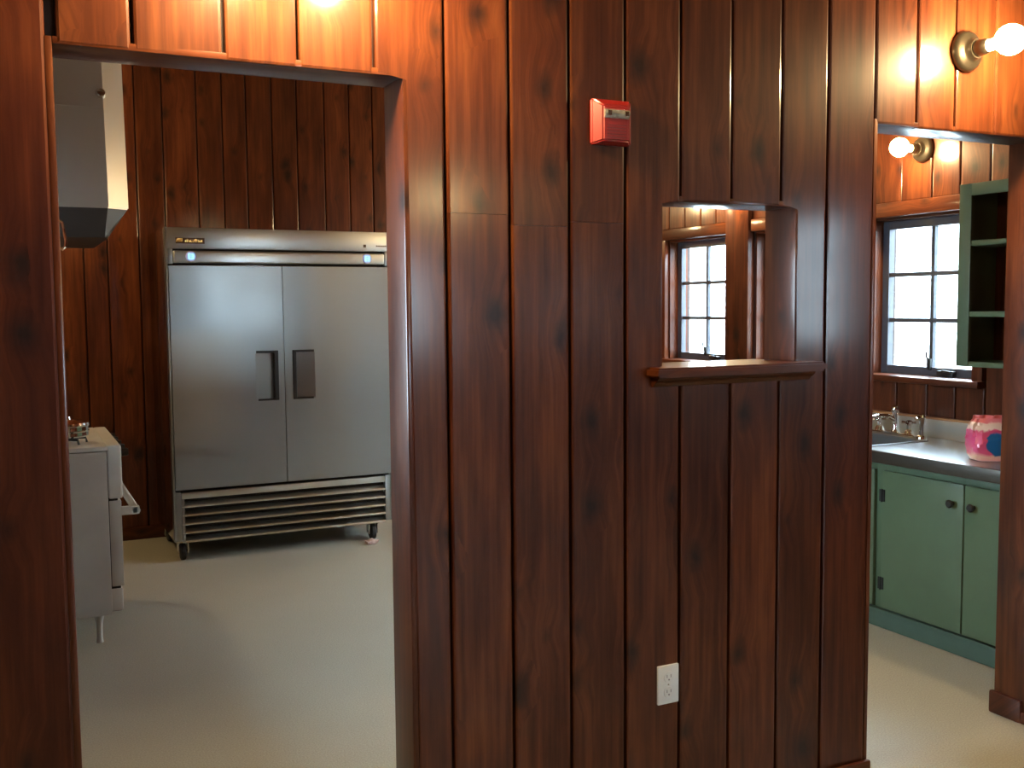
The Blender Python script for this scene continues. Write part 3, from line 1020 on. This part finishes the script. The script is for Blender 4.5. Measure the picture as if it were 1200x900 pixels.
for gy in (0.20, 0.60):
    for gx in (-0.22, 0.17):
        bm = bmesh.new()
        for q in range(8):
            a = q * math.pi / 4
            add_tube(bm, [(0.03 * math.cos(a), 0.03 * math.sin(a), 0.022), (0.13 * math.cos(a), 0.13 * math.sin(a), 0.022), (0.135 * math.cos(a), 0.135 * math.sin(a), 0.0)], 0.006, 6)
        obj('burner_grate', bm, black_iron, rg, (gx, gy, 0.905))

pot = thing('saucepan', 'small shiny metal saucepan standing on the white range', 'pot', (0.222, 5.10, 0.934))
bm = bmesh.new()
add_lathe(bm, [(0, 0), (0.088, 0), (0.093, 0.006), (0.093, 0.022), (0.097, 0.026), (0.093, 0.030), (0.093, 0.048), (0.099, 0.052), (0.099, 0.056), (0, 0.056)], 28)
obj('pan', bm, chrome, pot, smooth=True)
bm = bmesh.new()
add_lathe(bm, [(0, 0.056), (0.098, 0.056), (0.096, 0.064), (0.060, 0.076), (0.02, 0.080), (0.018, 0.092), (0, 0.094)], 28)
obj('lid', bm, chrome, pot, smooth=True)

HY0 = RY0 - 0.03
hd = thing('range_hood', 'pale metal extractor hood with a bright front edge above the range', 'hood', (0.0, HY0, 1.83))
HL = RL + 0.06
hx1 = 0.418
# main shell: plan outline with a chamfered front corner; front face leans a little
bm = bmesh.new()
cw, cd = 0.088, 0.060
lo_ = [(XL + 0.005, 0), (hx1, 0), (hx1 + cw, cd), (hx1 + cw, HL - cd), (hx1, HL), (XL + 0.005, HL)]
z0h, z1h = 0.128, 0.93
vlo = [bm.verts.new((a, b_, z0h)) for a, b_ in lo_]
vhi = [bm.verts.new((a - (0.010 if 0 < i < 5 else 0), b_, z1h)) for i, (a, b_) in enumerate(lo_)]
bm.faces.new(vlo[::-1]); bm.faces.new(vhi)
for i in range(6):
    j = (i + 1) % 6
    bm.faces.new((vlo[i], vlo[j], vhi[j], vhi[i]))
bmesh.ops.bevel(bm, geom=[e for e in bm.edges if abs(e.verts[0].co.z - e.verts[1].co.z) < 1e-4], offset=0.006, segments=2, affect='EDGES')
obj('shell', bm, steel_hood, hd)
# dark tapered underside
bm = bmesh.new()
lo2 = [(XL + 0.005, 0.004), (hx1 - 0.004, 0.004), (hx1 + cw - 0.006, cd + 0.004), (hx1 + cw - 0.006, HL - cd - 0.004), (hx1 - 0.004, HL - 0.004), (XL + 0.005, HL - 0.004)]
lo3 = [(XL + 0.005, 0.004), (hx1 - 0.020, 0.004), (hx1 - 0.004, cd + 0.004), (hx1 - 0.004, HL - cd - 0.004), (hx1 - 0.020, HL - 0.004), (XL + 0.005, HL - 0.004)]
va = [bm.verts.new((a, b_, 0.0)) for a, b_ in lo3]
vb = [bm.verts.new((a, b_, z0h)) for a, b_ in lo2]
bm.faces.new(va[::-1]); bm.faces.new(vb)
for i in range(6):
    j = (i + 1) % 6
    bm.faces.new((va[i], va[j], vb[j], vb[i]))
o_ = obj('underside', bm, hood_dark, hd)
o_['label'] = 'dark tapered filter section'
box('seam_strip', XL + 0.01, hx1 - 0.006, -0.004, 0.001, 0.56, 0.566, steel_hood, hd)
box('edge_strip', XL + 0.01, hx1 - 0.006, -0.004, 0.001, z0h + 0.012, z0h + 0.018, steel_hood, hd)
bm = bmesh.new()
add_lathe(bm, [(0, 0), (0.020, 0), (0.022, 0.01), (0.016, 0.030), (0, 0.034)], 16, Matrix.Rotation(math.pi / 2, 4, 'X'))
obj('bolt_knob', bm, chrome, hd, (hx1 - 0.015, 0.0, 0.620), smooth=True)

# chrome hook on the left doorway's jamb
bm = bmesh.new()
add_box(bm, -0.0005, 0.003, -0.006, 0.006, 0.0, 0.05, 0.001)
add_tube(bm, [(0.002, 0, 0.044), (0.010, 0, 0.040), (0.013, 0, 0.020), (0.016, 0, 0.0), (0.014, 0, -0.014), (0.008, 0, -0.020), (0.003, 0, -0.016)], 0.0032, 8)
tag(obj('jamb_hook', bm, chrome, None, (DL + 0.0005, YK - 0.02, 1.668), smooth=True), 'small chrome hook on the left doorway jamb below the hood', 'hook')

# ------------------------------------------------------------------ alarm and outlet on the partition
al = thing('fire_alarm', 'red fire alarm strobe high on the panelled wall', 'alarm', (1.4685, D - 0.001, 2.0))
bm = bmesh.new()
hw, hh = 0.0615, 0.0600
fw, fh0, fh1 = 0.040, -0.052, 0.040
v0 = [bm.verts.new(q) for q in ((-hw, 0, -hh), (hw, 0, -hh), (hw, 0, hh), (-hw, 0, hh))]
v1 = [bm.verts.new(q) for q in ((-hw, -0.012, -hh), (hw, -0.012, -hh), (hw, -0.012, hh), (-hw, -0.012, hh))]
v2 = [bm.verts.new(q) for q in ((-fw, -0.038, fh0), (fw, -0.038, fh0), (fw, -0.038, fh1), (-fw, -0.038, fh1))]
bm.faces.new(v0)
for a, b_ in ((v0, v1), (v1, v2)):
    for i in range(4):
        j = (i + 1) % 4
        bm.faces.new((a[i], a[j], b_[j], b_[i]))
bm.faces.new(v2)
bmesh.ops.bevel(bm, geom=[e for e in bm.edges], offset=0.004, segments=2, affect='EDGES')
obj('housing', bm, red_pl, al, smooth=True)
bm = bmesh.new()
prof = [(-0.037, 0.006), (-0.043, 0.009), (-0.047, 0.018), (-0.045, 0.027), (-0.037, 0.031)]
add_prism(bm, prof, -0.038, 0.038, lambda a, b_, h: (h, a, b_))
obj('strobe_lens', bm, lens_m, al)
for rx in (-0.0265, 0.0265):
    bm = bmesh.new()
    add_box(bm, rx - 0.0065, rx + 0.0065, -0.0495, -0.044, 0.012, 0.026, 0.002)
    obj('reflector', bm, chrome, al)
bm = bmesh.new()
for i in range(5):
    add_box(bm, -0.030, 0.030, -0.0395, -0.037, -0.044 + i * 0.008, -0.041 + i * 0.008)
obj('horn_grille', bm, simple('dark_red_plastic', (0.20, 0.008, 0.010), 0.4), al)

ou = thing('wall_outlet', 'white electrical outlet plate low on the panelled wall', 'outlet', (1.6615, D - 0.001, 0.368))
bm = bmesh.new()
add_box(bm, -0.036, 0.036, -0.007, 0.002, 0, 0.114, 0.004)
obj('plate', bm, white_pl, ou, smooth=True)
for z in (0.035, 0.079):
    bm = bmesh.new()
    add_lathe(bm, [(0, 0), (0.017, 0), (0.016, 0.0025), (0, 0.0025)], 20, Matrix.Translation((0, -0.0065, z)) @ Matrix.Rotation(math.pi / 2, 4, 'X'))
    rc = obj('receptacle', bm, white_pl, ou)
    bm = bmesh.new()
    for sx in (-0.0065, 0.0065):
        add_box(bm, sx - 0.001, sx + 0.001, -0.0095, -0.0088, z - 0.001, z + 0.008)
    add_lathe(bm, [(0, 0), (0.0025, 0), (0.0025, 0.001), (0, 0.001)], 10, Matrix.Translation((0, -0.0086, z - 0.007)) @ Matrix.Rotation(math.pi / 2, 4, 'X'))
    obj('slot', bm, slot_m, rc)
bm = bmesh.new()
add_lathe(bm, [(0, 0), (0.003, 0), (0.002, 0.0015), (0, 0.0015)], 10, Matrix.Translation((0, -0.0068, 0.057)) @ Matrix.Rotation(math.pi / 2, 4, 'X'))
obj('screw', bm, chrome, ou)

# ------------------------------------------------------------------ sink counter and base cabinet
ZC = 0.828
CXF = 3.575
CY_N, CY_F = YK + 0.03, 4.60
cabX = 3.612
cb = thing('base_cabinet', 'green painted base cabinet with black knobs under the steel sink counter', 'cabinet', (cabX, CY_N, 0))
CL = CY_F - CY_N


def cbox(name, x0, x1, y0, y1, z0, z1, mat, parent=cb, bev=0.003):
    return box(name, x0 - cabX, x1 - cabX, y0 - CY_N, y1 - CY_N, z0, z1, mat, parent, bev)


for yy in (CY_N, 3.478, CY_F - 0.018):
    cbox('side_panel', cabX + 0.022, XR - 0.002, yy, yy + 0.018, 0.095, 0.600 if yy == 3.478 else 0.765, green_p)
cbox('bottom_panel', cabX + 0.022, XR - 0.002, CY_N, CY_F, 0.078, 0.095, green_p)
cbox('back_panel', XR - 0.012, XR - 0.002, CY_N + 0.02, CY_F - 0.02, 0.098, 0.765, green_p)
for ya, yb in ((CY_N, 2.566), (2.994, 3.010), (3.449, 3.506), (3.949, 3.965), (4.404, CY_F)):
    cbox('face_stile', cabX + 0.004, cabX + 0.022, ya, yb, 0.090, 0.768, green_p)
cbox('face_rail', cabX + 0.0045, cabX + 0.0215, CY_N + 0.003, CY_F - 0.003, 0.735, 0.768, green_p)
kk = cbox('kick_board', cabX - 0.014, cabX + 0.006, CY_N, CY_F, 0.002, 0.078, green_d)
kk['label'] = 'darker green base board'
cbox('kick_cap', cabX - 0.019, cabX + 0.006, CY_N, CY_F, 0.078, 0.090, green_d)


def cab_door(y0, y1, hinge_y, knob_y):
    z0, z1 = 0.098, 0.742
    d = cbox('door', cabX - 0.016, cabX + 0.003, y0 + 0.002, y1 - 0.002, z0, z1, green_p)
    c = (y0 + y1) / 2
    bm = bmesh.new()
    add_lathe(bm, [(0, 0), (0.009, 0), (0.007, 0.010), (0.016, 0.018), (0.018, 0.025), (0.013, 0.031), (0, 0.032)], 18, Matrix.Translation((-0.009, knob_y - c, 0.655 - z0)) @ Matrix.Rotation(-math.pi / 2, 4, 'Y'))
    obj('knob', bm, black_iron, d, smooth=True)
    for hz in (0.626, 0.214):
        bm = bmesh.new()
        add_box(bm, -0.0135, -0.008, hinge_y - c - 0.016, hinge_y - c + 0.016, hz - 0.028 - z0, hz + 0.028 - z0, 0.001)
        add_tube(bm, [(-0.014, hinge_y - c, hz - 0.03 - z0), (-0.014, hinge_y - c, hz + 0.03 - z0)], 0.005, 8)
        obj('hinge', bm, black_iron, d)
    return d


cab_door(3.004, 3.455, 3.452, 3.058)
cab_door(2.560, 3.000, 2.566, 2.952)
cab_door(3.500, 3.955, 3.950, 3.560)
cab_door(3.959, 4.41, 4.405, 4.02)

sk = thing('sink_counter', 'stainless steel counter with sink, drainboard and backsplash over the green cabinet', 'counter', (CXF, CY_N, ZC))
# top sheet with a bowl hole; front lip turned down
BX0, BX1, BY0, BY1 = 3.66, 4.045, 3.62, 4.32
bm = bmesh.new()
for a, b_, c, d in ((CXF, BX0, CY_N, CY_F), (BX1, XR - 0.012, CY_N, CY_F), (BX0, BX1, CY_N, BY0), (BX0, BX1, BY1, CY_F)):
    add_box(bm, a - CXF, b_ - CXF, c - CY_N, d - CY_N, -0.012, 0.0)
obj('worktop', bm, steel_top, sk)
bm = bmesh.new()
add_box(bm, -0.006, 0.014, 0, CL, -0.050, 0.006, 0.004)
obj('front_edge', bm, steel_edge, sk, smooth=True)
bm = bmesh.new()
# raised rim round bowl
for a, b_, c, d in ((BX0 - 0.014, BX0, BY0 - 0.014, BY1 + 0.014), (BX1, BX1 + 0.014, BY0 - 0.014, BY1 + 0.014), (BX0, BX1, BY0 - 0.014, BY0), (BX0, BX1, BY1, BY1 + 0.014)):
    add_box(bm, a - CXF, b_ - CXF, c - CY_N, d - CY_N, -0.002, 0.006, 0.002)
obj('bowl_rim', bm, steel_top, sk)
bm = bmesh.new()
for a, b_, c, d, e, f in ((BX0, BX0 + 0.003, BY0, BY1, -0.19, -0.001), (BX1 - 0.003, BX1, BY0, BY1, -0.19, -0.001), (BX0, BX1, BY0, BY0 + 0.003, -0.19, -0.001), (BX0, BX1, BY1 - 0.003, BY1, -0.19, -0.001), (BX0, BX1, BY0, BY1, -0.19, -0.187)):
    add_box(bm, a - CXF, b_ - CXF, c - CY_N, d - CY_N, e, f)
obj('sink_bowl', bm, steel_top, sk)
bm = bmesh.new()
for i in range(7):
    yy = 2.80 + i * 0.09
    add_box(bm, 3.68 - CXF, 4.03 - CXF, yy - CY_N, yy + 0.02 - CY_N, -0.001, 0.0025, 0.001)
bm.free()
bm = bmesh.new()
add_box(bm, XR - 0.030 - CXF, XR - 0.004 - CXF, 0, CL, 0.0, 0.094, 0.004)
obj('backsplash', bm, steel_x, sk, smooth=True)
o_ = box('backsplash_cap', XR - 0.034 - CXF, XR - 0.002 - CXF, 0, CL, 0.094, 0.106, simple('oak_strip', (0.34, 0.17, 0.075), 0.35), sk, 0.003)
o_['label'] = 'brown strip along the top'

# faucet on the deck behind the bowl
fc = thing('faucet', 'chrome mixer tap with cross handles at the back of the steel sink', 'faucet', (4.125, 3.86, ZC))
bm = bmesh.new()
add_box(bm, -0.028, 0.028, -0.12, 0.16, 0.0, 0.016, 0.007)
obj('base_plate', bm, chrome, fc, smooth=True)
for yy in (0.130, -0.070):
    bm = bmesh.new()
    add_lathe(bm, [(0, 0.014), (0.024, 0.014), (0.020, 0.030), (0.012, 0.040), (0.012, 0.060), (0.018, 0.064), (0.018, 0.078), (0.008, 0.084), (0, 0.085)], 18, Matrix.Translation((0, yy, 0)))
    for q in range(4):
        a = q * math.pi / 2 + 0.5
        add_tube(bm, [(0.012 * math.cos(a), yy + 0.012 * math.sin(a), 0.071), (0.036 * math.cos(a), yy + 0.036 * math.sin(a), 0.073)], [0.005, 0.008], 8)
    obj('handle', bm, chrome, fc, smooth=True)
bm = bmesh.new()
add_lathe(bm, [(0, 0.014), (0.022, 0.014), (0.016, 0.03), (0.014, 0.11), (0.020, 0.120), (0.023, 0.134), (0.018, 0.148), (0, 0.154)], 18, Matrix.Translation((0, 0.022, 0)))
add_tube(bm, [(0.0, 0.022, 0.075), (-0.05, 0.022, 0.100), (-0.12, 0.026, 0.105), (-0.19, 0.03, 0.095), (-0.215, 0.032, 0.080), (-0.218, 0.032, 0.060)], [0.012, 0.012, 0.011, 0.010, 0.010, 0.011], 12)
obj('spout', bm, chrome, fc, smooth=True)
sp_ = thing('sink_sprayer', 'small chrome sprayer standing beside the sink tap, nearer the bag', 'sprayer', (4.115, 3.700, ZC))
bm = bmesh.new()
add_lathe(bm, [(0, 0), (0.026, 0), (0.024, 0.010), (0.014, 0.018), (0.013, 0.07), (0.018, 0.085), (0.020, 0.108), (0.012, 0.120), (0, 0.122)], 18)
obj('sprayer_head', bm, chrome, sp_, smooth=True)
bm = bmesh.new()
add_tube(bm, [(0.0, 0, 0.100), (-0.025, 0, 0.108), (-0.040, 0, 0.100)], [0.010, 0.011, 0.012], 10)
obj('nozzle', bm, chrome, sp_, smooth=True)
bm = bmesh.new()
add_lathe(bm, [(0, 0), (0.033, 0), (0.031, 0.004), (0.022, 0.008), (0, 0.010)], 20)
sst = obj('sink_stopper', bm, chrome, None, (3.62, 3.83, ZC), smooth=True)


tag(sst, 'small bright disc lying on the front rim of the steel sink', 'stopper')

# ------------------------------------------------------------------ pink and blue bag on the counter
def bag_material():
    m, nt, b = new_mat('printed_bag_film')
    L = nt.links.new
    tc = N(nt, 'ShaderNodeTexCoord')
    sp = N(nt, 'ShaderNodeSeparateXYZ'); L(tc.outputs['Object'], sp.inputs[0])
    no = N(nt, 'ShaderNodeTexNoise'); no.inputs['Scale'].default_value = 22; no.inputs['Detail'].default_value = 3
    L(tc.outputs['Object'], no.inputs['Vector'])
    # white band near the top, wavy
    zb = N(nt, 'ShaderNodeMath', operation='MULTIPLY_ADD'); zb.inputs[1].default_value = 0.05
    L(no.outputs['Fac'], zb.inputs[0]); L(sp.outputs['Z'], zb.inputs[2])
    band = N(nt, 'ShaderNodeValToRGB')
    band.color_ramp.interpolation = 'LINEAR'
    e = band.color_ramp.elements
    e[0].position = 0.0; e[0].color = (0.78, 0.33, 0.34, 1)
    e[1].position = 1.0; e[1].color = (0.75, 0.22, 0.26, 1)
    for pos, c in ((0.12, (0.80, 0.50, 0.40)), (0.22, (0.68, 0.085, 0.22)), (0.68, (0.70, 0.09, 0.24)), (0.72, (0.82, 0.68, 0.62)), (0.86, (0.85, 0.62, 0.55)), (0.90, (0.75, 0.20, 0.25))):
        q = e.new(pos); q.color = c + (1,)
    mr = N(nt, 'ShaderNodeMapRange'); mr.inputs['From Min'].default_value = 0.02; mr.inputs['From Max'].default_value = 0.215
    L(zb.outputs[0], mr.inputs['Value']); L(mr.outputs[0], band.inputs['Fac'])
    # blue round patch printed on the front
    off = N(nt, 'ShaderNodeVectorMath', operation='DISTANCE')
    cmb = N(nt, 'ShaderNodeCombineXYZ'); L(sp.outputs['X'], cmb.inputs[0]); L(sp.outputs['Z'], cmb.inputs[1])
    L(cmb.outputs[0], off.inputs[0]); off.inputs[1].default_value = (-0.030, 0.072, 0)
    d2 = N(nt, 'ShaderNodeMath', operation='MULTIPLY_ADD'); d2.inputs[1].default_value = 0.035
    L(no.outputs['Fac'], d2.inputs[0]); L(off.outputs['Value'], d2.inputs[2])
    th = N(nt, 'ShaderNodeMapRange'); th.inputs['From Min'].default_value = 0.068; th.inputs['From Max'].default_value = 0.062
    L(d2.outputs[0], th.inputs['Value'])
    mx = N(nt, 'ShaderNodeMix', data_type='RGBA')
    L(th.outputs[0], mx.inputs['Factor']); L(band.outputs['Color'], mx.inputs['A']); mx.inputs['B'].default_value = (0.012, 0.13, 0.36, 1)
    L(mx.outputs['Result'], b.inputs['Base Color'])
    b.inputs['Roughness'].default_value = 0.28
    b.inputs['Coat Weight'].default_value = 0.4
    return m


bag_m = bag_material()
bag = thing('plastic_bag', 'pink and blue printed plastic bag on the steel counter by the doorway jamb', 'bag', (3.833, 3.04, ZC + 0.003), math.radians(-28))
bm = bmesh.new()
bw, bd, bh = 0.150, 0.075, 0.178
nu, nz = 32, 12
rings = []
rnd = random.Random(3)
for j in range(nz + 1):
    f = j / nz
    z = bh * f
    s = 1.0 - 0.16 * abs(2 * f - 1) ** 3
    sdp = max(s * (1 - 0.45 * f * f), 0.06) if f > 0.55 else s
    ring = []
    for i in range(nu):
        a = 2 * math.pi * i / nu
        ca, sa = math.cos(a), math.sin(a)
        x = bw * s * math.copysign(abs(ca) ** 0.35, ca)
        y_ = bd * sdp * math.copysign(abs(sa) ** 0.6, sa)
        jx = rnd.uniform(-0.004, 0.004) * (1 + 1.2 * f)
        ring.append(bm.verts.new((x * 0.80 + jx, y_ + jx * 1.2, z + (rnd.uniform(-0.004, 0.004) if 0 < j else 0))))
    rings.append(ring)
for a, b_ in zip(rings, rings[1:]):
    for i in range(nu):
        j = (i + 1) % nu
        bm.faces.new((a[i], a[j], b_[j], b_[i]))
bm.faces.new(rings[0][::-1]); bm.faces.new(rings[-1])
obj('bag_body', bm, bag_m, bag, smooth=True)
# crimped top seal
bm = bmesh.new()
pa = []
for i in range(17):
    x = -0.105 + 0.21 * i / 16
    yy = 0.006 * math.sin(i * 1.9) + 0.004 * math.sin(i * 0.7)
    pa.append((x, yy))
lo_v = [bm.verts.new((x, yy - 0.002, bh - 0.012)) for x, yy in pa]
hi_v = [bm.verts.new((x * 1.02, yy * 2.2 - 0.014, bh + 0.016)) for x, yy in pa]
lo_w = [bm.verts.new((x, yy + 0.002, bh - 0.012)) for x, yy in pa]
hi_w = [bm.verts.new((x * 1.02, yy * 2.2 - 0.0105, bh + 0.016)) for x, yy in pa]
for i in range(16):
    bm.faces.new((lo_v[i], lo_v[i + 1], hi_v[i + 1], hi_v[i]))
    bm.faces.new((lo_w[i + 1], lo_w[i], hi_w[i], hi_w[i + 1]))
    bm.faces.new((hi_v[i], hi_v[i + 1], hi_w[i + 1], hi_w[i]))
    bm.faces.new((lo_v[i + 1], lo_v[i], lo_w[i], lo_w[i + 1]))
bm.faces.new((lo_v[0], hi_v[0], hi_w[0], lo_w[0])); bm.faces.new((lo_v[-1], lo_w[-1], hi_w[-1], hi_v[-1]))
obj('top_seal', bm, simple('bag_seal_pink', (0.78, 0.25, 0.27), 0.3), bag, smooth=True)

# ------------------------------------------------------------------ green open shelf unit on the right wall
SXF = 3.985
sh = thing('wall_shelf', 'green painted open shelf unit hung on the kitchen wall beside the window', 'shelf', (SXF, 2.56, 1.215))
SY0, SY1 = 0.0, 3.392 - 2.56
dp = XR - 0.003 - SXF
SZ = 2.055 - 1.215
box('side_panel', 0.016, dp, SY1 - 0.022, SY1 - 0.002, 0.0, SZ, green_p, sh)
box('side_panel', 0.016, dp, SY0 + 0.002, SY0 + 0.022, 0.0, SZ, green_p, sh)
box('top_panel', 0.016, dp, SY0 + 0.022, SY1 - 0.022, SZ - 0.022, SZ - 0.002, green_p, sh)
box('bottom_panel', 0.016, dp, SY0 + 0.022, SY1 - 0.022, 0.002, 0.022, green_p, sh)
for z in (0.580, 0.255):
    box('shelf_board', 0.004, dp, SY0 + 0.022, SY1 - 0.022, z - 0.024, z, green_p, sh, 0.002)
box('stile', 0.0, 0.016, SY1 - 0.065, SY1, 0.0, SZ, green_p, sh, 0.002)
box('stile', 0.0, 0.016, SY0, SY0 + 0.065, 0.0, SZ, green_p, sh, 0.002)
box('top_rail', 0.0, 0.016, SY0 + 0.065, SY1 - 0.065, SZ - 0.055, SZ, green_p, sh, 0.002)
box('bottom_rail', 0.0, 0.016, SY0 + 0.065, SY1 - 0.065, 0.0, 0.024, green_p, sh, 0.002)
